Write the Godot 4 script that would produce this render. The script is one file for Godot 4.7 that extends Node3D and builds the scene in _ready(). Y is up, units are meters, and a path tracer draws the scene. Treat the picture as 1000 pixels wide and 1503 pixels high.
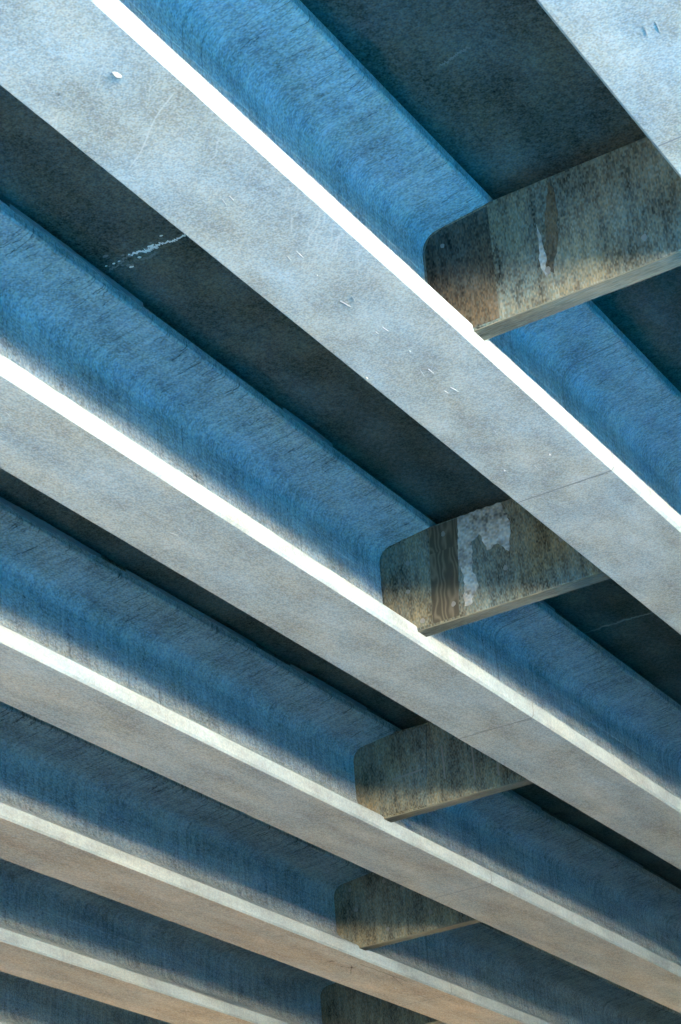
extends Node3D
# Underside of a concrete girder bridge, seen from the ground looking up.
# Axes: x runs along the girders, -z runs across them (away from the viewer), y is up.
const SOFFIT := 7.55          # height of the girder soffits above the ground
const FIRST := 1.8166         # near edge of girder 0, measured across (= -z)
const STEP := 2.1292          # girder spacing
const FLANGE := 0.66          # width of a bottom flange
const SKEW := 1.475           # metres along per metre across: the bridge is skewed
const DECK_U := 0.985         # deck soffit above the girder soffits
var lut := PackedByteArray()  # linear 0..1 -> sRGB byte
var used := {}
var M := {}

func pt(a: float, b: float, u: float) -> Vector3:
	return Vector3(a, SOFFIT + u, -b)

func numbered(called: String) -> String:
	if not used.has(called):
		used[called] = 0
		return called
	used[called] += 1
	return "%s_%03d" % [called, used[called]]

func tag(o: Node, label: String, category: String, group := "") -> void:
	o.set_meta("label", label)
	o.set_meta("category", category)
	if group != "":
		o.set_meta("group", group)

func part(called: String, mesh: Mesh, mat: Material, parent: Node, at := Vector3.ZERO) -> MeshInstance3D:
	var o := MeshInstance3D.new()
	o.name = called
	o.mesh = mesh
	if mat != null:
		o.material_override = mat
	o.position = at
	parent.add_child(o, true)
	return o

func thing(called: String, at: Vector3) -> Node3D:
	var o := Node3D.new()
	o.name = numbered(called)
	o.position = at
	add_child(o)
	return o

# ---------------------------------------------------------------- meshes
func quad(st: SurfaceTool, p: Array, n: Array, uv: Array) -> void:
	# p in order round the face, as seen from the front
	var nn: Vector3 = (p[1] - p[0]).cross(p[2] - p[0])
	var order = [0, 1, 2, 0, 2, 3]
	if nn.dot(n[0]) > 0.0:
		order = [0, 2, 1, 0, 3, 2]
	for i in order:
		st.set_normal(n[i])
		st.set_uv(uv[i])
		st.add_vertex(p[i])

# a profile (x across, y up) swept along x; normals point to the right-hand side of its run, joints under 35 degrees smooth
func sweep(st: SurfaceTool, prof: PackedVector2Array, vs: PackedFloat32Array, a0: float, a1: float, ta: float, tl: float, side := 1.0) -> void:
	var m := prof.size()
	var seg: Array[Vector2] = []
	for i in m - 1:
		var d := (prof[i + 1] - prof[i]).normalized()
		seg.append(Vector2(d.y, -d.x) * side)
	var runs := int(ceil((a1 - a0) / 3.0))
	for i in m - 1:
		var n0 := seg[i]
		var n1 := seg[i]
		if i > 0 and seg[i - 1].dot(seg[i]) > 0.82:
			n0 = (seg[i - 1] + seg[i]).normalized()
		if i < m - 2 and seg[i + 1].dot(seg[i]) > 0.82:
			n1 = (seg[i + 1] + seg[i]).normalized()
		for r in runs:
			var s := lerpf(a0, a1, float(r) / runs)
			var e := lerpf(a0, a1, float(r + 1) / runs)
			var p0 := prof[i]
			var p1 := prof[i + 1]
			var N0 := Vector3(0, n0.y, -n0.x)
			var N1 := Vector3(0, n1.y, -n1.x)
			quad(st, [Vector3(s, p0.y, -p0.x), Vector3(e, p0.y, -p0.x), Vector3(e, p1.y, -p1.x), Vector3(s, p1.y, -p1.x)],
				[N0, N0, N1, N1], [Vector2((s - ta) / tl, vs[i]), Vector2((e - ta) / tl, vs[i]), Vector2((e - ta) / tl, vs[i + 1]), Vector2((s - ta) / tl, vs[i + 1])])

func mirrored(prof: PackedVector2Array) -> PackedVector2Array:
	var out := PackedVector2Array()
	for p in prof:
		out.append(Vector2(FLANGE - p.x, p.y))
	return out

func arc_vs(prof: PackedVector2Array, start: float, total: float) -> PackedFloat32Array:
	var vs := PackedFloat32Array([start / total])
	var s := start
	for i in prof.size() - 1:
		s += prof[i].distance_to(prof[i + 1])
		vs.append(s / total)
	return vs

# a flat plate with a given outline (in x/y), thickness t towards +z, its front edge bevelled by c
func plate(outline: PackedVector2Array, t: float, c: float, uvs := 1.0, uvo := Vector2.ZERO) -> ArrayMesh:
	var st := SurfaceTool.new()
	st.begin(Mesh.PRIMITIVE_TRIANGLES)
	var o := outline
	if Geometry2D.is_polygon_clockwise(o):
		o.reverse()
	var inner := o
	if c > 0.0:
		var off := Geometry2D.offset_polygon(o, -c, Geometry2D.JOIN_MITER)
		if off.size() == 1 and off[0].size() == o.size():
			# keep the vertices paired with the outline
			inner = PackedVector2Array()
			for p in o:
				var best := off[0][0]
				for q in off[0]:
					if q.distance_to(p) < best.distance_to(p):
						best = q
				inner.append(best)
		else:
			c = 0.0
	var tri := Geometry2D.triangulate_polygon(inner)
	for k in range(0, tri.size(), 3):
		var ps := [inner[tri[k]], inner[tri[k + 1]], inner[tri[k + 2]]]
		if (ps[1] - ps[0]).cross(ps[2] - ps[0]) > 0.0:
			ps.reverse()
		for p in ps:
			st.set_normal(Vector3(0, 0, 1))
			st.set_uv((p - uvo) * uvs)
			st.add_vertex(Vector3(p.x, p.y, t))
	var btri := Geometry2D.triangulate_polygon(o)
	for k in range(0, btri.size(), 3):
		var ps := [o[btri[k]], o[btri[k + 1]], o[btri[k + 2]]]
		if (ps[1] - ps[0]).cross(ps[2] - ps[0]) < 0.0:
			ps.reverse()
		for p in ps:
			st.set_normal(Vector3(0, 0, -1))
			st.set_uv((p - uvo) * uvs)
			st.add_vertex(Vector3(p.x, p.y, 0.0))
	var m := o.size()
	for i in m:
		var j := (i + 1) % m
		var d := (o[j] - o[i]).normalized()
		var n := Vector3(d.y, -d.x, 0)
		var u0 := (o[i] - uvo) * uvs
		var u1 := (o[j] - uvo) * uvs
		var dz := Vector2(n.x, n.y) * (t - c) * uvs
		quad(st, [Vector3(o[i].x, o[i].y, 0), Vector3(o[j].x, o[j].y, 0), Vector3(o[j].x, o[j].y, t - c), Vector3(o[i].x, o[i].y, t - c)], [n, n, n, n], [u0 + dz, u1 + dz, u1, u0])
		if c > 0.0:
			var nb := (n + Vector3(0, 0, 1)).normalized()
			quad(st, [Vector3(o[i].x, o[i].y, t - c), Vector3(o[j].x, o[j].y, t - c), Vector3(inner[j].x, inner[j].y, t), Vector3(inner[i].x, inner[i].y, t)], [nb, nb, nb, nb], [u0, u1, (inner[j] - uvo) * uvs, (inner[i] - uvo) * uvs])
	return st.commit()

func bar(st: SurfaceTool, c: Vector3, s: Vector3, turn := 0.0) -> void:
	var b := BoxMesh.new()
	b.size = s
	st.append_from(b, 0, Transform3D(Basis(Vector3.UP, turn), c))

# ---------------------------------------------------------------- textures
func bytes_of(w: int, h: int, freq: float, sd: int, oct := 3, sx := 1.0, sy := 1.0) -> PackedByteArray:
	var n := FastNoiseLite.new()
	n.noise_type = FastNoiseLite.TYPE_SIMPLEX_SMOOTH
	n.seed = sd
	n.frequency = freq
	n.fractal_octaves = oct
	var iw := maxi(4, int(w / sx))
	var ih := maxi(4, int(h / sy))
	var im := n.get_image(iw, ih, false, false, true)
	if iw != w or ih != h:
		im.resize(w, h, Image.INTERPOLATE_CUBIC)
	im.convert(Image.FORMAT_L8)
	return im.get_data()

func rand_bytes(n: int, sd: int) -> PackedByteArray:
	var r := RandomNumberGenerator.new()
	r.seed = sd
	var out := PackedByteArray()
	out.resize(n)
	for i in range(0, n - 3, 4):
		out.encode_u32(i, r.randi())
	return out

func brush(map: PackedFloat32Array, w: int, h: int, x: float, y: float, r: float, v: float) -> void:
	for j in range(maxi(0, int(y - r)), mini(h, int(y + r) + 2)):
		for i in range(int(x - r), int(x + r) + 2):
			var d := Vector2(i - x, j - y).length() / r
			if d < 1.0:
				var k := j * w + posmod(i, w)
				map[k] += v * (1.0 - d * d)

func stroke(map: PackedFloat32Array, w: int, h: int, pts: PackedVector2Array, r: float, v: float) -> void:
	for s in pts.size() - 1:
		var n := int(pts[s].distance_to(pts[s + 1]) / maxf(0.6, r * 0.7)) + 1
		for i in n:
			var p := pts[s].lerp(pts[s + 1], float(i) / n)
			brush(map, w, h, p.x, p.y, r, v)

func image_tex(w: int, h: int, data: PackedByteArray) -> ImageTexture:
	var im := Image.create_from_data(w, h, false, Image.FORMAT_RGB8, data)
	im.generate_mipmaps()
	return ImageTexture.create_from_image(im)

# concrete: a base colour (linear), cloudy mottling, streaks, sand grain, and maps of deposits, dirt and rust laid by hand
func concrete_tex(w: int, h: int, sd: int, base: Vector3, opt := {}) -> ImageTexture:
	var cloud := bytes_of(w, h, opt.get("cloud_f", 0.012), sd, 4, opt.get("cloud_x", 2.0), 1.0)
	var fine := bytes_of(w, h, 0.09, sd + 1, 3)
	var streak := bytes_of(w, h, opt.get("streak_f", 0.12), sd + 2, 3, 1.0, opt.get("streak_y", 10.0))
	var hue := bytes_of(w, h, 0.02, sd + 3, 3, 4.0, 2.0)
	var rnd := rand_bytes(w * h, sd + 4)
	var light: PackedFloat32Array = opt.get("light", PackedFloat32Array())
	var dark: PackedFloat32Array = opt.get("dark", PackedFloat32Array())
	var rust: PackedFloat32Array = opt.get("rust", PackedFloat32Array())
	var has_l := light.size() > 0
	var has_d := dark.size() > 0
	var has_r := rust.size() > 0
	var ac: float = opt.get("cloud", 0.28)
	var af: float = opt.get("fine", 0.14)
	var ast: float = opt.get("streak", 0.1)
	var ag: float = opt.get("grain", 0.16)
	var ah: float = opt.get("hue", 0.1)
	var out := PackedByteArray()
	out.resize(w * h * 3)
	var k := 0
	var total := w * h
	var calm: int = opt.get("calm", 0) * w
	for i in total:
		if i == calm:
			ast = opt.get("streak", 0.1)
			ag = opt.get("grain", 0.16)
			af = opt.get("fine", 0.14)
		elif i < calm:
			ast = opt.get("streak", 0.1) * 0.3
			ag = opt.get("grain", 0.16) * 0.35
			af = opt.get("fine", 0.14) * 0.5
		var g := 1.0 + ((cloud[i] - 128) * ac + (fine[i] - 128) * af + (streak[i] - 128) * ast + (rnd[((i / w) >> 1) * w + ((i % w) >> 1)] - 128) * ag) / 128.0
		var t := (hue[i] - 128) / 128.0 * ah
		t += (rnd[(((i / w) >> 1) * w + ((i % w) >> 1) + 5077) % total] - 128) / 128.0 * ag * 0.4
		var r := base.x * g * (1.0 + t)
		var gg := base.y * g
		var b := base.z * g * (1.0 - t)
		if has_d:
			var d := clampf(dark[i], 0.0, 0.85)
			if d > 0.0:
				r *= 1.0 - d
				gg *= 1.0 - d
				b *= 1.0 - d
		if has_r:
			var q := clampf(rust[i], 0.0, 0.9)
			if q > 0.0:
				r = lerpf(r, 0.24 * g, q)
				gg = lerpf(gg, 0.13 * g, q)
				b = lerpf(b, 0.06 * g, q)
		if has_l:
			var l := clampf(light[i], 0.0, 0.9)
			if l > 0.0:
				r = lerpf(r, 0.62, l)
				gg = lerpf(gg, 0.62, l)
				b = lerpf(b, 0.6, l)
		out[k] = lut[clampi(int(r * 1023.0), 0, 1023)]
		out[k + 1] = lut[clampi(int(gg * 1023.0), 0, 1023)]
		out[k + 2] = lut[clampi(int(b * 1023.0), 0, 1023)]
		k += 3
	return image_tex(w, h, out)

func mat(tex: Texture2D, rough := 0.9) -> StandardMaterial3D:
	var m := StandardMaterial3D.new()
	m.albedo_texture = tex
	m.roughness = rough
	m.metallic_specular = 0.3
	return m

func flat(lin: Vector3, rough := 0.9) -> StandardMaterial3D:
	var m := StandardMaterial3D.new()
	m.albedo_color = Color(lin.x, lin.y, lin.z).linear_to_srgb()
	m.roughness = rough
	m.metallic_specular = 0.3
	return m

func relief(m: StandardMaterial3D, freq: float, sd: int, strength: float, scale: float) -> void:
	var n := FastNoiseLite.new()
	n.seed = sd
	n.frequency = freq
	n.fractal_octaves = 4
	var t := NoiseTexture2D.new()
	t.width = 512
	t.height = 512
	t.seamless = true
	t.as_normal_map = true
	t.bump_strength = strength
	t.noise = n
	m.normal_enabled = true
	m.normal_texture = t
	m.normal_scale = scale

func blank(n: int) -> PackedFloat32Array:
	var p := PackedFloat32Array()
	p.resize(n)
	return p

# soffit of a girder: v runs from its near edge to its far edge
func soffit_material(k: int, w: int, h: int, ta: float, tl: float, base: Vector3) -> StandardMaterial3D:
	var r := RandomNumberGenerator.new()
	r.seed = 100 + k
	var light := blank(w * h)
	var dark := blank(w * h)
	var rust := blank(w * h)
	var px := w / tl
	var py := h / FLANGE
	# pale runs of lime that start at the near edge and wander inwards
	var runs := []
	if k == 1:
		runs = [[6.03, 0.09, 6.34, 0.55, 0.26], [5.62, 0.08, 5.84, 0.39, 0.14], [6.08, 0.1, 6.2, 0.28, 0.1], [6.42, 0.1, 6.53, 0.23, 0.18], [6.53, 0.12, 6.58, 0.2, 0.12],
			[7.08, 0.12, 7.21, 0.24, 0.2], [7.16, 0.03, 7.36, 0.23, 0.2], [7.2, 0.03, 7.38, 0.2, 0.16], [7.29, 0.03, 7.46, 0.19, 0.18], [7.36, 0.03, 7.52, 0.2, 0.15], [5.9, 0.07, 6.0, 0.2, 0.14],
			[8.33, 0.04, 8.49, 0.31, 0.16], [7.88, 0.12, 8.0, 0.3, 0.1]]
		for i in 26:
			var a := r.randf_range(6.5, 7.7)
			var l := r.randf_range(0.04, 0.16)
			runs.append([a, r.randf_range(0.015, 0.06), a + l * 0.8, 0.03 + l, r.randf_range(0.04, 0.12)])
	for i in 10:
		var a := ta + r.randf() * tl
		var l := r.randf_range(0.05, 0.25)
		runs.append([a, r.randf_range(0.01, 0.08), a + l * 0.7, 0.04 + l, r.randf_range(0.02, 0.07)])
	for q in runs:
		var pts := PackedVector2Array()
		var f := r.randf() * 6.0
		for i in 13:
			var t := i / 12.0
			pts.append(Vector2((lerpf(q[0], q[2], t) - ta + 0.012 * sin(f + t * 7.0)) * px, lerpf(q[1], q[3], t) * py))
		stroke(light, w, h, pts, 1.3, q[4])
	# broad wipes left by the form oil, faint and curved
	for i in 60:
		var a := (r.randf() * tl) * px
		var x := r.randf_range(0.05, 0.6) * py
		var pts := PackedVector2Array()
		var ang := r.randf_range(0.1, 0.9)
		for j in 9:
			pts.append(Vector2(a + j * 9.0, x + sin(j * 0.35 + ang) * 9.0 - j * ang * 2.0))
		stroke(light if i % 2 == 0 else dark, w, h, pts, r.randf_range(2.0, 6.0), r.randf_range(0.012, 0.045))
	# pores and specks
	for i in 420:
		brush(dark, w, h, r.randf() * w, r.randf() * h, r.randf_range(0.7, 1.6), r.randf_range(0.08, 0.35))
	for i in 160:
		brush(light, w, h, r.randf() * w, r.randf() * h, r.randf_range(0.7, 1.5), r.randf_range(0.06, 0.3))
	var rusts := {1: [[5.5, 0.375, 0.03, 0.2], [8.72, 0.34, 0.035, 0.4], [8.95, 0.39, 0.05, 0.16], [9.2, 0.4, 0.04, 0.12], [10.05, 0.31, 0.04, 0.14], [7.3, 0.07, 0.05, 0.14]],
		2: [[9.3, 0.3, 0.08, 0.06], [14.6, 0.3, 0.1, 0.08], [15.2, 0.2, 0.08, 0.08]],
		3: [[14.9, 0.338, 0.14, 0.4], [14.6, 0.45, 0.1, 0.22], [12.6, 0.4, 0.12, 0.14], [17.4, 0.3, 0.16, 0.16], [18.36, 0.4, 0.08, 0.25], [20.0, 0.3, 0.2, 0.16], [16.2, 0.2, 0.15, 0.12]],
		4: [[13.03, 0.216, 0.12, 0.55], [13.12, 0.25, 0.2, 0.2], [15.59, 0.2, 0.2, 0.14], [17.2, 0.3, 0.24, 0.2], [18.6, 0.2, 0.2, 0.2], [19.6, 0.3, 0.26, 0.2], [21.0, 0.3, 0.3, 0.2]],
		5: [[16.18, 0.373, 0.16, 0.45], [16.5, 0.3, 0.2, 0.2], [18.1, 0.395, 0.2, 0.22], [19.4, 0.3, 0.3, 0.2]]}
	for q in rusts.get(k, []):
		for j in 14:
			brush(rust, w, h, (q[0] - ta + r.randfn() * q[2] * 0.7) * px, (q[1] + r.randfn() * q[2] * 0.28) * py, r.randf_range(0.25, 0.7) * q[2] * px * 0.5, q[3] * 0.32)
	# damp dark blots with their own edge
	var blots := {1: [[5.75, 0.487, 0.03, 0.3]], 4: [[17.95, 0.265, 0.09, 0.6], [18.31, 0.246, 0.1, 0.55], [18.2, 0.28, 0.07, 0.5], [18.45, 0.2, 0.06, 0.3], [15.59, 0.092, 0.08, 0.3], [16.9, 0.13, 0.1, 0.3], [14.6, 0.3, 0.1, 0.2]],
		3: [[13.0, 0.35, 0.07, 0.3], [13.3, 0.4, 0.06, 0.25], [12.2, 0.5, 0.06, 0.2], [14.2, 0.3, 0.06, 0.25]], 5: [[17.3, 0.2, 0.09, 0.35], [18.4, 0.24, 0.1, 0.3]]}
	for q in blots.get(k, []):
		for j in 9:
			brush(dark, w, h, (q[0] - ta + r.randfn() * q[2] * 0.4) * px, (q[1] + r.randfn() * q[2] * 0.16) * py, q[2] * px * 0.35, q[3] * 0.3)
	# hairline cracks
	var cracks := {1: [[10.41, 0.05, 10.4, 0.46, 0.3]], 2: [[13.57, 0.03, 13.53, 0.5, 0.25]], 4: [[18.28, 0.107, 19.2, 0.09, 0.45], [18.25, 0.2, 18.5, 0.36, 0.3], [18.9, 0.1, 19.3, 0.2, 0.25]]}
	for q in cracks.get(k, []):
		var pts := PackedVector2Array()
		for i in 15:
			var t := i / 14.0
			pts.append(Vector2((lerpf(q[0], q[2], t) - ta + r.randf_range(-0.006, 0.006)) * px, (lerpf(q[1], q[3], t) + r.randf_range(-0.005, 0.005)) * py))
		stroke(dark, w, h, pts, 1.1, q[4])
	var m := mat(concrete_tex(w, h, 300 + k * 11, base, {"light": light, "dark": dark, "rust": rust, "cloud": 0.22, "fine": 0.07, "streak": 0.05, "grain": 0.22, "hue": 0.08, "cloud_f": 0.011, "streak_f": 0.05, "streak_y": 4.0}), 0.82)
	return m

const VT := 1.75   # length of the side profile covered by one height of the side texture
# sides of a girder: v runs up the face, over the web and out under the top flange
func side_material(k: int, w: int, h: int, ta: float, tl: float, base: Vector3) -> StandardMaterial3D:
	var r := RandomNumberGenerator.new()
	r.seed = 900 + k
	var light := blank(w * h)
	var dark := blank(w * h)
	var px := w / tl
	var py := h / VT
	var edge := 1.36   # where the profile reaches the edge of the top flange
	# dark hair cracks running in from the top flange edge
	for i in int(tl * 34):
		var a := r.randf() * w
		var l := r.randf_range(0.03, 0.17)
		var pts := PackedVector2Array()
		var s := r.randf() * r.randf() * 0.35
		var lean := r.randf_range(-0.15, 0.3)
		for j in 7:
			pts.append(Vector2(a + j / 6.0 * l * px * lean + r.randf_range(-1.0, 1.0), (edge - s - l * j / 6.0) * py))
		stroke(dark, w, h, pts, 0.8, r.randf_range(0.08, 0.38))
	# dirt washed down the web in thin vertical runs, and paler lime runs above the lower flange
	for i in int(tl * 26):
		var a := r.randf() * w
		var t0 := r.randf_range(0.45, 1.0)
		var l := r.randf_range(0.08, 0.4)
		var pts := PackedVector2Array([Vector2(a, t0 * py), Vector2(a + r.randf_range(-2, 2), maxf(0.15, t0 - l * 0.5) * py), Vector2(a + r.randf_range(-3, 3), maxf(0.13, t0 - l) * py)])
		stroke(dark if r.randf() < 0.6 else light, w, h, pts, r.randf_range(0.8, 2.0), r.randf_range(0.03, 0.15))
	# dirt caught along the joints of the form boards, broken up along its length
	for y in [0.50, 0.535, 0.62, 0.74]:
		var x := 0.0
		while x < w:
			var l := r.randf_range(0.1, 0.9) * px
			if r.randf() < 0.62:
				stroke(dark, w, h, PackedVector2Array([Vector2(x, y * py + r.randf_range(-0.6, 0.6)), Vector2(minf(x + l, w - 2.0), y * py + r.randf_range(-0.6, 0.6))]), 1.0, r.randf_range(0.04, 0.16))
			x += l
	# air holes
	for i in int(tl * 14):
		brush(dark, w, h, r.randf() * w, r.randf_range(0.35, 0.85) * py, r.randf_range(0.9, 2.9), r.randf_range(0.2, 0.6))
	# blotches under the top flange
	for i in int(tl * 3):
		var a := r.randf() * w
		var y := r.randf_range(0.85, 1.3) * py
		for j in 5:
			brush(dark, w, h, a + r.randfn() * 5.0, y + r.randfn() * 3.0, r.randf_range(2.0, 6.0), r.randf_range(0.05, 0.16))
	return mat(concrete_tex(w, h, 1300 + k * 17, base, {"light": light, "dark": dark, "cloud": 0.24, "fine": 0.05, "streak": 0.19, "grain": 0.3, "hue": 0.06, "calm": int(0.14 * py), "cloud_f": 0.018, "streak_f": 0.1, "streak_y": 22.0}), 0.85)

# ---------------------------------------------------------------- girders
func make_girder(k: int, sm: Material, fm: Material, ta: float, stl: float, wtl: float) -> Node3D:
	var b := FIRST + k * STEP
	var a0 := -24.0 + SKEW * b
	var a1 := 27.0 + SKEW * (b - 4.0)
	var g := thing("bridge_girder", pt(a0, b, 0))
	var L := a1 - a0
	var t0 := ta - a0
	# lower flange: soffit, chamfers, vertical sides, sloping shoulders
	var st := SurfaceTool.new()
	st.begin(Mesh.PRIMITIVE_TRIANGLES)
	sweep(st, PackedVector2Array([Vector2(FLANGE - 0.016, 0), Vector2(0.016, 0)]), PackedFloat32Array([0.976, 0.024]), 0, L, t0, stl, -1.0)
	var mesh := st.commit()
	var low := PackedVector2Array([Vector2(0.016, 0), Vector2(0, 0.016), Vector2(0, 0.118), Vector2(0.012, 0.135), Vector2(0.19, 0.245), Vector2(0.235, 0.29), Vector2(0.25, 0.35)])
	var st2 := SurfaceTool.new()
	st2.begin(Mesh.PRIMITIVE_TRIANGLES)
	sweep(st2, low, arc_vs(low, 0.0, VT), 0, L, t0, wtl, -1.0)
	sweep(st2, mirrored(low), arc_vs(low, 0.0, VT), 0, L, t0, wtl)
	st2.commit(mesh)
	mesh.surface_set_material(0, sm)
	mesh.surface_set_material(1, fm)
	part("bottom_flange", mesh, null, g)
	# web with the small steps that the form boards leave
	var steps := [0.35, 0.44, 0.56, 0.665]
	var web := PackedVector2Array([Vector2(0.25, 0.35), Vector2(0.25, 0.44), Vector2(0.2525, 0.442), Vector2(0.2525, 0.556), Vector2(0.25, 0.559), Vector2(0.25, 0.68)])
	var arc0 := arc_vs(low, 0.0, 1.0)[low.size() - 1]
	var st3 := SurfaceTool.new()
	st3.begin(Mesh.PRIMITIVE_TRIANGLES)
	sweep(st3, web, arc_vs(web, arc0, VT), 0, L, t0, wtl, -1.0)
	sweep(st3, mirrored(web), arc_vs(web, arc0, VT), 0, L, t0, wtl)
	part("web", st3.commit(), fm, g)
	# top flange: rounded fillet, nearly flat underside, vertical edge, top
	var top := PackedVector2Array()
	for i in 7:
		var t := i / 6.0 * PI / 2.0
		top.append(Vector2(0.25 - 0.12 * (1.0 - cos(t)), 0.68 + 0.122 * sin(t)))
	top[6] = Vector2(0.125, 0.803)
	top.append_array(PackedVector2Array([Vector2(-0.168, 0.838), Vector2(-0.18, 0.85), Vector2(-0.18, 0.905), Vector2(-0.172, 0.915), Vector2(-0.12, 0.917)]))
	var arc1 := arc_vs(web, arc0, 1.0)[web.size() - 1]
	var st4 := SurfaceTool.new()
	st4.begin(Mesh.PRIMITIVE_TRIANGLES)
	sweep(st4, top, arc_vs(top, arc1, VT), 0, L, t0, wtl, -1.0)
	sweep(st4, mirrored(top), arc_vs(top, arc1, VT), 0, L, t0, wtl)
	part("top_flange", st4.commit(), fm, g)
	return g

# raised seam that a joint of the steel form leaves round the girder
func seam_mesh() -> ArrayMesh:
	var prof := PackedVector2Array([Vector2(0.64, -0.0015), Vector2(0.016, -0.0015), Vector2(-0.0015, 0.015), Vector2(-0.0015, 0.118), Vector2(0.012, 0.137), Vector2(0.19, 0.247), Vector2(0.233, 0.29), Vector2(0.2485, 0.35), Vector2(0.2485, 0.68)])
	for i in range(1, 7):
		var t := i / 6.0 * PI / 2.0
		prof.append(Vector2(0.2485 - 0.12 * (1.0 - cos(t)), 0.678 + 0.122 * sin(t)))
	prof.append(Vector2(-0.169, 0.836))
	var st := SurfaceTool.new()
	st.begin(Mesh.PRIMITIVE_TRIANGLES)
	sweep(st, prof, arc_vs(prof, 0.0, VT), -0.005, 0.005, 0.0, 1.0, -1.0)
	return st.commit()

# ---------------------------------------------------------------- diaphragms
const TIP := -1.45       # far end of a diaphragm, measured from the near edge of its girder
# in the plane of the face: x = towards the viewer's left (the girder), y = up from the soffit; built facing -x of the world
func diaphragm_outline(bottom: float) -> PackedVector2Array:
	return PackedVector2Array([Vector2(0.256, bottom), Vector2(0.256, 0.69), Vector2(0.245, 0.745), Vector2(0.21, 0.792), Vector2(0.14, 0.815), Vector2(-0.168, 0.8475), Vector2(-1.3, 0.8475), Vector2(-1.6, 0.80), Vector2(-1.70, 0.78), Vector2(-1.715, 0.68), Vector2(-1.715, bottom)])

func turned(o: PackedVector2Array) -> PackedVector2Array:
	var out := PackedVector2Array()
	for p in o:
		out.append(Vector2(-p.x, p.y))
	return out

func shape(pts: Array) -> PackedVector2Array:
	return PackedVector2Array(pts)

# the same outline with a broken, crumbly edge
func crumbly(pts: Array, step: float, amp: float, sd: int) -> PackedVector2Array:
	var r := RandomNumberGenerator.new()
	r.seed = sd
	var out := PackedVector2Array()
	for i in pts.size():
		var p: Vector2 = pts[i]
		var q: Vector2 = pts[(i + 1) % pts.size()]
		var n := maxi(1, int(p.distance_to(q) / step))
		var side := (q - p).normalized().orthogonal()
		for j in n:
			out.append(p.lerp(q, float(j) / n) + side * r.randf_range(-amp, amp))
	return out

func diaphragm(k: int, a: float, bottom: float, face: Material, label: String) -> Node3D:
	var b := FIRST + k * STEP
	var d := thing("diaphragm_beam", pt(a, b, 0))
	tag(d, label, "cross beam", "cross beams between the girders")
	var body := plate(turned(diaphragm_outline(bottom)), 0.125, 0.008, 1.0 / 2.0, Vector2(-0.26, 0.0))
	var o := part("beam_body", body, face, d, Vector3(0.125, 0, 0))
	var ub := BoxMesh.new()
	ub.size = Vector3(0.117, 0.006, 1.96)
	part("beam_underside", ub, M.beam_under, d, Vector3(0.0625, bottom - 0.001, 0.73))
	o.rotation.y = -PI / 2.0     # plate +z (its face) to -x, plate x to +z
	return d

func on_face(d: Node3D, called: String, outline: PackedVector2Array, t: float, c: float, m: Material, uvs := 0.5, uvo := Vector2(-0.26, 0.0)) -> MeshInstance3D:
	var o := part(called, plate(turned(outline), t + 0.004, c, uvs, uvo), m, d, Vector3(0.004, 0, 0))
	o.rotation.y = -PI / 2.0
	return o

func tie_plug(d: Node3D, x: float, y: float, r: float, m: Material, sd: int) -> void:
	var g := RandomNumberGenerator.new()
	g.seed = sd
	var o := PackedVector2Array()
	for i in 9:
		var t := TAU * i / 9.0
		o.append(Vector2(x, y) + Vector2(cos(t), sin(t) * 1.15) * r * g.randf_range(0.75, 1.2))
	on_face(d, "tie_plug", o, 0.0095, 0.0, m)

# ragged lime crust grown along a crack: irregular thin slab pieces hanging from the deck
func crust_mesh(pts: Array, wide: float, sd: int) -> ArrayMesh:
	var r := RandomNumberGenerator.new()
	r.seed = sd
	var st := SurfaceTool.new()
	st.begin(Mesh.PRIMITIVE_TRIANGLES)
	var n := 40
	var prev := []
	for i in n + 1:
		var t := i / float(n) * (pts.size() - 1)
		var s := mini(int(t), pts.size() - 2)
		var c: Vector2 = pts[s].lerp(pts[s + 1], t - s)
		c.x += r.randf_range(-0.012, 0.012)
		var hw := wide * (0.25 + 0.75 * sin(PI * i / n)) * r.randf_range(0.25, 1.3) * 0.5
		var drop := r.randf_range(0.004, 0.011)
		var now := [Vector3(c.x - hw, 0.004, -c.y), Vector3(c.x, -drop, -c.y), Vector3(c.x + hw, 0.004, -c.y)]
		if i > 0:
			for e in 2:
				var nn := Vector3(-0.4 if e == 0 else 0.4, -1, 0).normalized()
				quad(st, [prev[e], now[e], now[e + 1], prev[e + 1]], [nn, nn, nn, nn], [Vector2(0, 0), Vector2(0, 1), Vector2(1, 1), Vector2(1, 0)])
		prev = now
	return st.commit()

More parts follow.
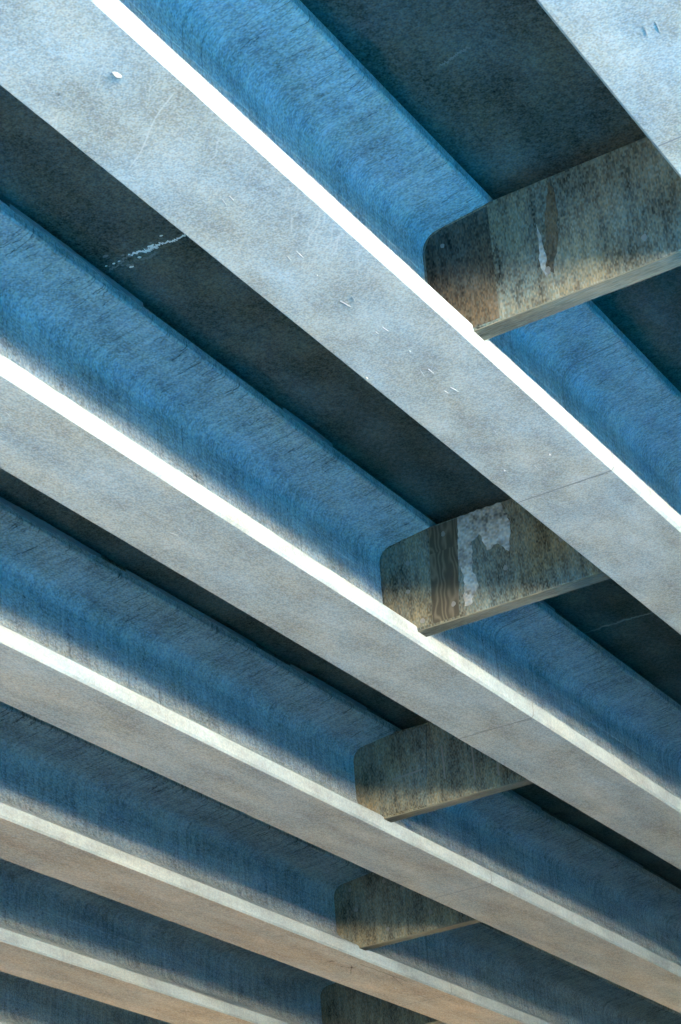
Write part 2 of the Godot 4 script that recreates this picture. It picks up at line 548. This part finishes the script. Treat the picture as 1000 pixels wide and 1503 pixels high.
# mortar that leaked over the lip of a top flange: a ragged ribbon hugging the edge
func leak_mesh(length: float, sd: int) -> ArrayMesh:
	var r := RandomNumberGenerator.new()
	r.seed = sd
	var st := SurfaceTool.new()
	st.begin(Mesh.PRIMITIVE_TRIANGLES)
	var n := int(length / 0.025)
	var prev := []
	var run := 0.4
	for i in n + 1:
		run = clampf(run + r.randf_range(-0.16, 0.16), 0.0, 1.0)
		var out := (0.002 + 0.011 * run * r.randf_range(0.5, 1.2)) * sin(PI * clampf(float(i) / n, 0.02, 0.98))
		var bot := 0.915 - 0.012 - 0.03 * run * r.randf_range(0.5, 1.3)
		var x := length * i / n + r.randf_range(-0.004, 0.004)
		# points across: under the haunch, nose, foot on the flange edge
		var now := [pt(x, -0.15, 0.955) - Vector3(0, SOFFIT, 0), pt(x, -0.181 - out, 0.93) - Vector3(0, SOFFIT, 0), pt(x, -0.181 - out * 0.8, bot + 0.01) - Vector3(0, SOFFIT, 0), pt(x, -0.178, bot) - Vector3(0, SOFFIT, 0)]
		if i > 0:
			for e in 3:
				var nn: Vector3 = [Vector3(0, 0.5, 0.8), Vector3(0, -0.1, 1), Vector3(0, -1, 0.4)][e].normalized()
				quad(st, [prev[e], now[e], now[e + 1], prev[e + 1]], [nn, nn, nn, nn], [Vector2(x, 0), Vector2(x, 0), Vector2(x, 0.1), Vector2(x, 0.1)])
		prev = now
	return st.commit()

func lump_mesh(sd: int, s: Vector3) -> ArrayMesh:
	var r := RandomNumberGenerator.new()
	r.seed = sd
	var st := SurfaceTool.new()
	st.begin(Mesh.PRIMITIVE_TRIANGLES)
	var ring := []
	for i in 7:
		var t := TAU * i / 7.0
		ring.append(Vector3(cos(t) * s.x * r.randf_range(0.7, 1.2), 0.002, sin(t) * s.z * r.randf_range(0.7, 1.2)))
	var tip := Vector3(s.x * r.randf_range(-0.3, 0.3), -s.y, s.z * r.randf_range(-0.3, 0.3))
	for i in 7:
		var p: Vector3 = ring[i]
		var q: Vector3 = ring[(i + 1) % 7]
		var m: Vector3 = ((p + q) * 0.5).lerp(tip, 0.45) + Vector3(0, -s.y * 0.25, 0)
		for tri in [[p, q, m], [q, tip, m], [tip, p, m]]:
			var n: Vector3 = (tri[1] - tri[0]).cross(tri[2] - tri[0]).normalized()
			var o = tri
			if n.y > 0:
				n = -n
			else:
				o = [tri[0], tri[2], tri[1]]
			for v in o:
				st.set_normal(n)
				st.set_uv(Vector2(v.x, v.z))
				st.add_vertex(v)
	return st.commit()

func _ready() -> void:
	# ------------------------------------------------------------ camera, sky, sun, exposure
	var cam := Camera3D.new()
	cam.name = "camera"
	add_child(cam)
	var pitch := 0.4866
	var roll := -0.0846
	var yaw := 1.0605
	var fw := Vector3(sin(yaw) * cos(pitch), sin(pitch), -cos(yaw) * cos(pitch))
	var rt := Vector3(cos(yaw), 0, sin(yaw))
	var up := rt.cross(fw)
	var r2 := rt * cos(roll) + up * sin(roll)
	var u2 := up * cos(roll) - rt * sin(roll)
	cam.transform = Transform3D(Basis(r2, u2, -fw), Vector3(0, SOFFIT - 5.95, 0))
	cam.fov = rad_to_deg(2.0 * atan(751.5 / 3096.8))
	cam.near = 0.05
	cam.far = 2000.0
	cam.current = true

	var env := Environment.new()
	var sky := Sky.new()
	var sm := ProceduralSkyMaterial.new()
	sm.sky_top_color = Color(0.0, 0.49, 0.71)
	sm.sky_horizon_color = Color(0.10, 0.68, 0.83)
	sm.sky_curve = 0.15
	sm.ground_horizon_color = Color(0.3, 0.42, 0.55)
	sm.ground_bottom_color = Color(0.2, 0.25, 0.3)
	sm.sun_angle_max = 12.0
	sky.sky_material = sm
	env.background_mode = Environment.BG_SKY
	env.sky = sky
	env.background_energy_multiplier = 0.92
	env.tonemap_mode = Environment.TONE_MAPPER_LINEAR
	env.tonemap_exposure = 86.0
	env.sdfgi_enabled = true
	env.ssao_enabled = true
	env.ssil_enabled = true
	var we := WorldEnvironment.new()
	we.name = "environment"
	we.environment = env
	add_child(we)

	var sun := DirectionalLight3D.new()
	sun.name = "sun"
	# high behind the bridge: it lights the added pale apron beyond the bridge's shadow, and the apron lights the girders from below
	var el := deg_to_rad(44.0)
	var az := deg_to_rad(100.0)
	var to_sun := Vector3(cos(az) * cos(el), sin(el), -sin(az) * cos(el))
	add_child(sun)
	sun.look_at_from_position(Vector3.ZERO, -to_sun, Vector3.UP)
	sun.light_energy = 1.6
	sun.light_color = Color(1.0, 0.93, 0.82)
	sun.light_angular_distance = 0.5
	sun.shadow_enabled = true

	for i in 1024:
		var c := i / 1023.0
		lut.append(int(clampf(Color(c, c, c).linear_to_srgb().r, 0, 1) * 255.0 + 0.5))

	# ------------------------------------------------------------ ground
	var gm := flat(Vector3(0.022, 0.021, 0.018))
	relief(gm, 0.02, 3, 4.0, 0.6)
	gm.uv1_triplanar = true
	gm.uv1_world_triplanar = true
	gm.uv1_scale = Vector3(0.2, 0.2, 0.2)
	var gp := PlaneMesh.new()
	gp.size = Vector2(900, 900)
	var ground := part("ground", gp, gm, self)
	ground.set_meta("kind", "structure")
	var pv := BoxMesh.new()
	pv.size = Vector3(17, 0.1, 17)
	var pm := mat(concrete_tex(512, 512, 77, Vector3(0.055, 0.285, 0.285), {"cloud": 0.3, "grain": 0.2}))
	pm.uv1_triplanar = true
	pm.uv1_world_triplanar = true
	pm.uv1_scale = Vector3(0.3, 0.3, 0.3)
	var bounce_floor := part("bounce_patch", pv, pm, self, Vector3(0.5, 0.05, 3.5))  # unseen teal floor patch, added to bounce blue light onto the near webs
	bounce_floor.set_meta("kind", "structure")
	var apm := mat(concrete_tex(512, 512, 78, Vector3(0.76, 0.62, 0.47), {"cloud": 0.15, "grain": 0.1}))
	apm.uv1_triplanar = true
	apm.uv1_world_triplanar = true
	apm.uv1_scale = Vector3(0.3, 0.3, 0.3)
	# added to bounce sun up; near edge set askew to shape the lit bands
	var ap := plate(PackedVector2Array([Vector2(-58, -19), Vector2(-30, -19), Vector2(20, -25), Vector2(20, -85), Vector2(-58, -85)]), 0.12, 0.0)
	var apron := part("bounce_pavement", ap, apm, self)
	apron.rotation.x = -PI / 2.0
	var pth := BoxMesh.new()
	pth.size = Vector3(9, 0.1, 30)
	var bounce_path := part("bounce_path", pth, flat(Vector3(0.24, 0.195, 0.135)), self, Vector3(25.5, 0.05, -29))  # unseen strip, added to bounce warm sun onto the far soffits
	bounce_path.set_meta("kind", "structure")
	# unseen hill beyond the pavement, round two sides: added to hide the low sky
	var hst0 := SurfaceTool.new()
	hst0.begin(Mesh.PRIMITIVE_TRIANGLES)
	var line := [Vector2(330, 100), Vector2(180, 92), Vector2(60, 90), Vector2(-40, 92), Vector2(-72, 80), Vector2(-85, 40), Vector2(-88, -60), Vector2(-88, -200)]
	for i in line.size() - 1:
		var d: Vector2 = (line[i + 1] - line[i]).normalized()
		var out := Vector2(d.y, -d.x)
		if out.dot(line[i]) < 0.0:
			out = -out
		var rows := []
		for e in 2:
			var c: Vector2 = line[i + e]
			var o := c.normalized()
			rows.append([Vector3(c.x, 0.0, c.y), Vector3(c.x + o.x * 14, 17, c.y + o.y * 14), Vector3(c.x + o.x * 30, 26, c.y + o.y * 30), Vector3(c.x + o.x * 70, 24, c.y + o.y * 70)])
		for j in 3:
			var n: Vector3 = (rows[0][j + 1] - rows[0][j]).cross(rows[1][j] - rows[0][j]).normalized()
			if n.y < 0.0:
				n = -n
			quad(hst0, [rows[0][j], rows[1][j], rows[1][j + 1], rows[0][j + 1]], [n, n, n, n], [Vector2(0, 0), Vector2(9, 0), Vector2(9, 2), Vector2(0, 2)])
	var added_hill := part("added_hill", hst0.commit(), flat(Vector3(0.045, 0.055, 0.03)), self)
	added_hill.set_meta("kind", "structure")
	apron.set_meta("kind", "structure")

	# ------------------------------------------------------------ girders
	print("girders")
	var conc := Vector3(0.32, 0.382, 0.395)  # girder sides: some of the blue shade is mixed into this colour
	var under := Vector3(0.36, 0.395, 0.385)
	var view := {0: [6.0, 4.0, 1024], 1: [4.8, 8.0, 2048], 2: [6.8, 11.5, 2048], 3: [9.3, 14.5, 2048], 4: [12.0, 13.0, 1536], 5: [14.5, 9.0, 1024]}
	var labels := {0: "pale concrete bridge girder cut off by the top right corner", 1: "nearest full concrete girder, running from top left corner to right edge",
		2: "second full concrete girder from the top, crossing the picture's middle", 3: "third full concrete girder from the top, left edge to bottom right corner",
		4: "fourth full concrete girder from the top, rusty spot at its left end", 5: "lowest and farthest concrete girder, in the bottom left corner"}
	var girders := {}
	for k in range(-3, 10):
		var kk := clampi(k, 0, 5)
		if k == kk:
			var v = view[k]
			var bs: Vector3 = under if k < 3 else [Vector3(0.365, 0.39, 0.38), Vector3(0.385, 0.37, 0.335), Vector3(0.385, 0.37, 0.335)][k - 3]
			M["s%d" % k] = soffit_material(k, v[2], 160, v[0], v[1], bs)
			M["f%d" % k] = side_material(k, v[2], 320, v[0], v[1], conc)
		var v2 = view[kk]
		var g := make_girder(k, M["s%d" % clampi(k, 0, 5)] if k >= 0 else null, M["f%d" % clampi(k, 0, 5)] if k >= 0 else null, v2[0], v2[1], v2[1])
		girders[k] = g
		if k >= 0 and k <= 5:
			tag(g, labels[k], "girder", "parallel bridge girders")
		else:
			tag(g, ("concrete bridge girder outside the picture, %s before the first one in view" % ["first", "second", "third"][-k - 1]) if k < 0 else ("concrete bridge girder outside the picture, %s beyond the farthest one in view" % ["first", "second", "third", "fourth"][k - 6]), "girder", "bridge girders outside the picture")
	for k in range(-3, 0):
		for c in girders[k].get_children():
			if c.mesh.get_surface_count() > 1:
				c.mesh.surface_set_material(0, M["s0"])
				c.mesh.surface_set_material(1, M["f0"])
			else:
				c.material_override = M["f0"]
	# seams of the forms, and small cast-in marks along the middle of the soffits
	var seam := seam_mesh()
	var seam_m := flat(Vector3(0.2, 0.215, 0.22))
	for q in [[0, 7.68], [1, 10.4], [2, 13.55], [3, 16.9], [4, 20.0]]:
		var g: Node3D = girders[q[0]]
		part("form_seam", seam, seam_m, g, Vector3(q[1] - g.position.x, 0, 0))
	var mark_m := flat(Vector3(0.34, 0.35, 0.345))
	var rng := RandomNumberGenerator.new()
	rng.seed = 5
	for q in [[0, 6.91, 0.328], [1, 6.82, 0.332], [1, 7.39, 0.329], [1, 7.9, 0.32], [1, 8.24, 0.332], [1, 8.74, 0.345], [1, 8.99, 0.336], [1, 9.56, 0.331], [1, 10.09, 0.328], [1, 11.26, 0.349],
			[2, 10.54, 0.321], [2, 12.69, 0.317], [2, 7.68, 0.265], [2, 9.4, 0.33], [2, 14.5, 0.33], [3, 18.36, 0.407], [3, 15.8, 0.33], [4, 19.83, 0.269]]:
		var g: Node3D = girders[q[0]]
		var gap := rng.randf_range(0.022, 0.03)
		for e in [-1.0, 1.0]:
			var bm := BoxMesh.new()
			bm.size = Vector3(rng.randf_range(0.03, 0.08), 0.0036, 0.004)
			var o := part("cast_ridge", bm, mark_m, g, Vector3(q[1] - g.position.x + rng.randf_range(-0.008, 0.008), -0.001, -q[2] + e * gap))
			o.rotation.y = rng.randf_range(-0.25, 0.25)
	for q in [[1, 5.79, 0.209, 0.026], [1, 7.6, 0.329, 0.008], [1, 9.99, 0.522, 0.014], [1, 9.99, 0.223, 0.014], [1, 8.5, 0.312, 0.01], [2, 11.85, 0.139, 0.012], [4, 19.33, 0.313, 0.025], [1, 8.59, 0.63, 0.012]]:
		var g: Node3D = girders[q[0]]
		part("mortar_lump", lump_mesh(int(q[1] * 100), Vector3(q[3] * 1.3, q[3] * 0.6, q[3] * 0.7)), mark_m, g, Vector3(q[1] - g.position.x, 0, -q[2]))

	# ------------------------------------------------------------ deck
	print("deck")
	var smear := blank(1024 * 1024)
	var sr := RandomNumberGenerator.new()
	sr.seed = 404
	for i in 110:
		var p := Vector2(sr.randf() * 1000.0 + 10.0, sr.randf() * 1000.0 + 10.0)
		var q := p + Vector2(sr.randf_range(-9, 9), sr.randf_range(5, 40))
		stroke(smear, 1024, 1024, PackedVector2Array([p, p.lerp(q, 0.5) + Vector2(sr.randf_range(-3, 3), 0), q]), sr.randf_range(1.0, 5.0), sr.randf_range(0.004, 0.03))
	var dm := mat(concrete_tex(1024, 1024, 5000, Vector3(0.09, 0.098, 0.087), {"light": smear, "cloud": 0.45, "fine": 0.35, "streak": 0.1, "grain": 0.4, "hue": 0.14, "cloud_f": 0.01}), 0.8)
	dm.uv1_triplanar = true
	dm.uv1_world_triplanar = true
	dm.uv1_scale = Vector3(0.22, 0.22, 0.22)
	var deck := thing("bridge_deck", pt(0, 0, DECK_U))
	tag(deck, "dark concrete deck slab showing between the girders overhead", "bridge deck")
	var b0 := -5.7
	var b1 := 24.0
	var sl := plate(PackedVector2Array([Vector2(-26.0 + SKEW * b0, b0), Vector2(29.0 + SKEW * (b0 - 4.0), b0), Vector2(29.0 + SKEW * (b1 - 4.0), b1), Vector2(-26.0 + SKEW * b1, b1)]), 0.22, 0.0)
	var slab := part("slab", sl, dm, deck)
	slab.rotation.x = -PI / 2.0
	# haunches: the narrow strip of concrete between each girder and the slab
	var hst := SurfaceTool.new()
	hst.begin(Mesh.PRIMITIVE_TRIANGLES)
	bar(hst, Vector3.ZERO, Vector3(51, 0.09, 0.90))
	var hm := hst.commit()
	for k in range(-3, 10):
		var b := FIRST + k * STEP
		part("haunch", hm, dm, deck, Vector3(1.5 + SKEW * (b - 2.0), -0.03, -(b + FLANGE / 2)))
	var leak_m := flat(Vector3(0.2, 0.22, 0.24))
	var lk := 0
	for q in [[2, 7.2, 1.2], [2, 9.9, 0.6], [3, 9.6, 1.2], [3, 11.1, 1.7], [3, 13.3, 1.2], [3, 15.6, 2.2], [3, 18.4, 1.8], [2, 13.0, 0.8]]:
		lk += 1
		part("mortar_leak", leak_mesh(q[2], 40 + lk), leak_m, deck, Vector3(q[1], -DECK_U, -(FIRST + q[0] * STEP)))
	var lime := flat(Vector3(0.72, 0.72, 0.71))
	var lime2 := flat(Vector3(0.2, 0.2, 0.19))
	part("lime_crust", crust_mesh([Vector2(8.05, 5.25), Vector2(8.07, 5.42), Vector2(8.05, 5.52)], 0.022, 1), lime, deck)
	part("lime_crust", crust_mesh([Vector2(8.05, 5.5), Vector2(8.06, 5.6), Vector2(8.03, 5.72)], 0.055, 2), lime, deck)
	part("lime_crust", crust_mesh([Vector2(8.03, 5.7), Vector2(8.06, 5.8), Vector2(8.1, 5.95)], 0.02, 3), lime2, deck)
	part("lime_crust", crust_mesh([Vector2(8.1, 5.58), Vector2(8.12, 5.64), Vector2(8.09, 5.73)], 0.018, 7), lime2, deck)
	for i in 22:
		var t := rng.randf()
		var cs := rng.randf_range(0.004, 0.013)
		part("lime_crumb", lump_mesh(900 + i, Vector3(cs * 1.5, cs * 0.4, cs * 2.0)), lime2 if i % 3 > 0 else lime, deck, Vector3(8.06 + rng.randfn() * 0.045, 0, -(5.45 + 0.45 * t)))
	part("lime_crust", crust_mesh([Vector2(14.48, 5.3), Vector2(14.46, 5.6), Vector2(14.47, 5.95)], 0.03, 4), lime2, deck)
	part("lime_crust", crust_mesh([Vector2(7.62, 3.3), Vector2(7.66, 3.5)], 0.02, 5), lime2, deck)

	# ------------------------------------------------------------ diaphragms
	print("diaphragms")
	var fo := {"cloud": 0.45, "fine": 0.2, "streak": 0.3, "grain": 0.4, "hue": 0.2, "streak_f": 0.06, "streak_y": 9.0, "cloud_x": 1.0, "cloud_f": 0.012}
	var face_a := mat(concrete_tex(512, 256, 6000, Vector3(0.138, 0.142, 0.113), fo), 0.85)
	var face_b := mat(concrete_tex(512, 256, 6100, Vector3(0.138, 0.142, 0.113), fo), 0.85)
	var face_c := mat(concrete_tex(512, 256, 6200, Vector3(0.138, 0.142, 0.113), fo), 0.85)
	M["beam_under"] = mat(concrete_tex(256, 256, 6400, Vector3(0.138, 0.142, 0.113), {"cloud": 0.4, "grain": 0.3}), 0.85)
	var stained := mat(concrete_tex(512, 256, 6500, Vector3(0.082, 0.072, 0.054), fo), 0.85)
	var plug := flat(Vector3(0.2, 0.2, 0.19))
	var patch := mat(concrete_tex(256, 256, 6300, Vector3(0.31, 0.325, 0.32), {"cloud": 0.5, "fine": 0.4, "grain": 0.3, "cloud_f": 0.03}))
	# wood print of the form board
	var wn := bytes_of(128, 256, 0.03, 61, 2, 1.0, 5.0)
	var wd := PackedByteArray()
	wd.resize(128 * 256 * 3)
	for y in 256:
		for x in 128:
			var i := y * 128 + x
			var ring := 0.5 + 0.5 * sin(x * 0.6 + (wn[i] - 128) * 0.045)
			var v := 0.055 + 0.06 * ring * ring
			wd[i * 3] = lut[int(v * 1.12 * 1023)]
			wd[i * 3 + 1] = lut[int(v * 1023)]
			wd[i * 3 + 2] = lut[int(v * 0.72 * 1023)]
	var wood := mat(image_tex(128, 256, wd), 0.85)

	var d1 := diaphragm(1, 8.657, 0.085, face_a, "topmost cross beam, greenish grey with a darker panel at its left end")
	on_face(d1, "form_panel", shape([Vector2(0.235, 0.1), Vector2(0.235, 0.69), Vector2(0.2, 0.765), Vector2(0.13, 0.79), Vector2(-0.17, 0.82), Vector2(-0.16, 0.1)]), 0.005, 0.003, stained)
	on_face(d1, "mortar_run", crumbly([Vector2(-0.55, 0.82), Vector2(-0.5, 0.62), Vector2(-0.47, 0.42), Vector2(-0.46, 0.3), Vector2(-0.5, 0.24), Vector2(-0.53, 0.36), Vector2(-0.56, 0.5), Vector2(-0.57, 0.7)], 0.03, 0.01, 4), 0.004, 0.0, stained)
	on_face(d1, "mortar_run", crumbly([Vector2(-0.44, 0.58), Vector2(-0.43, 0.3), Vector2(-0.455, 0.22), Vector2(-0.47, 0.34), Vector2(-0.46, 0.5)], 0.03, 0.006, 5), 0.004, 0.0, patch)
	tie_plug(d1, -0.47, 0.27, 0.018, plug, 1)
	tie_plug(d1, -1.02, 0.24, 0.016, plug, 2)
	tie_plug(d1, 0.12, 0.68, 0.012, plug, 3)
	tie_plug(d1, 0.16, 0.16, 0.014, plug, 4)

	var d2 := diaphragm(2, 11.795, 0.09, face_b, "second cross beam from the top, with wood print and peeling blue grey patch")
	on_face(d2, "form_panel", shape([Vector2(0.235, 0.11), Vector2(0.235, 0.68), Vector2(0.2, 0.765), Vector2(0.13, 0.79), Vector2(-0.165, 0.825), Vector2(-0.12, 0.11)]), 0.004, 0.003, face_c)
	on_face(d2, "board_print", shape([Vector2(-0.125, 0.105), Vector2(-0.17, 0.825), Vector2(-0.4, 0.835), Vector2(-0.33, 0.105)]), 0.006, 0.002, wood, 1.9, Vector2(0.12, 0.1))
	on_face(d2, "mortar_patch", crumbly([Vector2(-0.40, 0.84), Vector2(-0.74, 0.84), Vector2(-0.80, 0.66), Vector2(-0.76, 0.46), Vector2(-0.68, 0.54), Vector2(-0.60, 0.52), Vector2(-0.55, 0.66), Vector2(-0.49, 0.62), Vector2(-0.47, 0.42), Vector2(-0.50, 0.28), Vector2(-0.42, 0.15), Vector2(-0.38, 0.16), Vector2(-0.40, 0.35), Vector2(-0.37, 0.55)], 0.025, 0.009, 3), 0.004, 0.0, patch)
	var sd := 10
	for q in [[0.02, 0.62], [0.04, 0.4], [-0.28, 0.75], [-0.05, 0.15], [-0.3, 0.2], [-0.72, 0.34], [-1.15, 0.42]]:
		sd += 1
		tie_plug(d2, q[0], q[1], 0.017, plug, sd)

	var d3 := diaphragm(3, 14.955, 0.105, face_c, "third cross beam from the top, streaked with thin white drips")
	on_face(d3, "form_panel", shape([Vector2(0.22, 0.12), Vector2(-0.15, 0.82), Vector2(-0.5, 0.825), Vector2(-0.42, 0.12)]), 0.012, 0.003, face_b)
	for q in [[-0.9, 0.75, 0.22, 0.008], [-1.12, 0.66, 0.2, 0.011], [-0.425, 0.72, 0.2, 0.006], [-0.62, 0.6, 0.3, 0.008]]:
		on_face(d3, "lime_drip", shape([Vector2(q[0] - q[3], q[1]), Vector2(q[0] + q[3], q[1]), Vector2(q[0] + q[3] * 0.6, q[2]), Vector2(q[0] - q[3] * 0.8, q[2])]), 0.003, 0.0, plug)
	on_face(d3, "lime_drip", shape([Vector2(-0.12, 0.41), Vector2(-0.42, 0.43), Vector2(-0.42, 0.442), Vector2(-0.12, 0.424)]), 0.015, 0.0, plug)

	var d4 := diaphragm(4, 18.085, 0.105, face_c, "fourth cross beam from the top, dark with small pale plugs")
	for q in [[0.05, 0.72], [-0.35, 0.72], [-0.55, 0.6], [-0.85, 0.28], [-0.35, 0.22], [0.0, 0.5], [-0.8, 0.66]]:
		sd += 1
		tie_plug(d4, q[0], q[1], 0.018, plug, sd)
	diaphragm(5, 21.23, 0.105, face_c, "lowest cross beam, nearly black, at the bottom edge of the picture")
	diaphragm(0, 5.5, 0.09, face_a, "cross beam above the picture's top edge, outside the frame")

	# ------------------------------------------------------------ outside the frame: the abutment, and a wall added to shape the light
	var wm := flat(Vector3(0.06, 0.058, 0.052))
	var abut := thing("abutment_wall", Vector3.ZERO)
	tag(abut, "concrete abutment carrying the far ends of the girders, outside the frame", "wall")
	var aw := plate(PackedVector2Array([Vector2(26.0 + SKEW * (b0 - 4.0), b0), Vector2(29.5 + SKEW * (b0 - 4.0), b0), Vector2(29.5 + SKEW * (b1 - 4.0), b1), Vector2(26.0 + SKEW * (b1 - 4.0), b1)]), SOFFIT - 0.01, 0.0)
	part("wall_body", aw, wm, abut).rotation.x = -PI / 2.0
	# added to cut side light; sunlit ground through its opening warms far soffits
	var rw := thing("added_wall", Vector3.ZERO)
	tag(rw, "unseen wall added to cut light from the far side, with one wide opening", "wall")
	for q in [[-60.0, 24.5], [28.5, 110.0]]:
		var rwm := BoxMesh.new()
		rwm.size = Vector3(q[1] - q[0], SOFFIT + 0.9, 0.6)
		part("wall_body", rwm, wm, rw, Vector3((q[0] + q[1]) / 2, (SOFFIT + 0.9) / 2, -23.3))
	print("done")
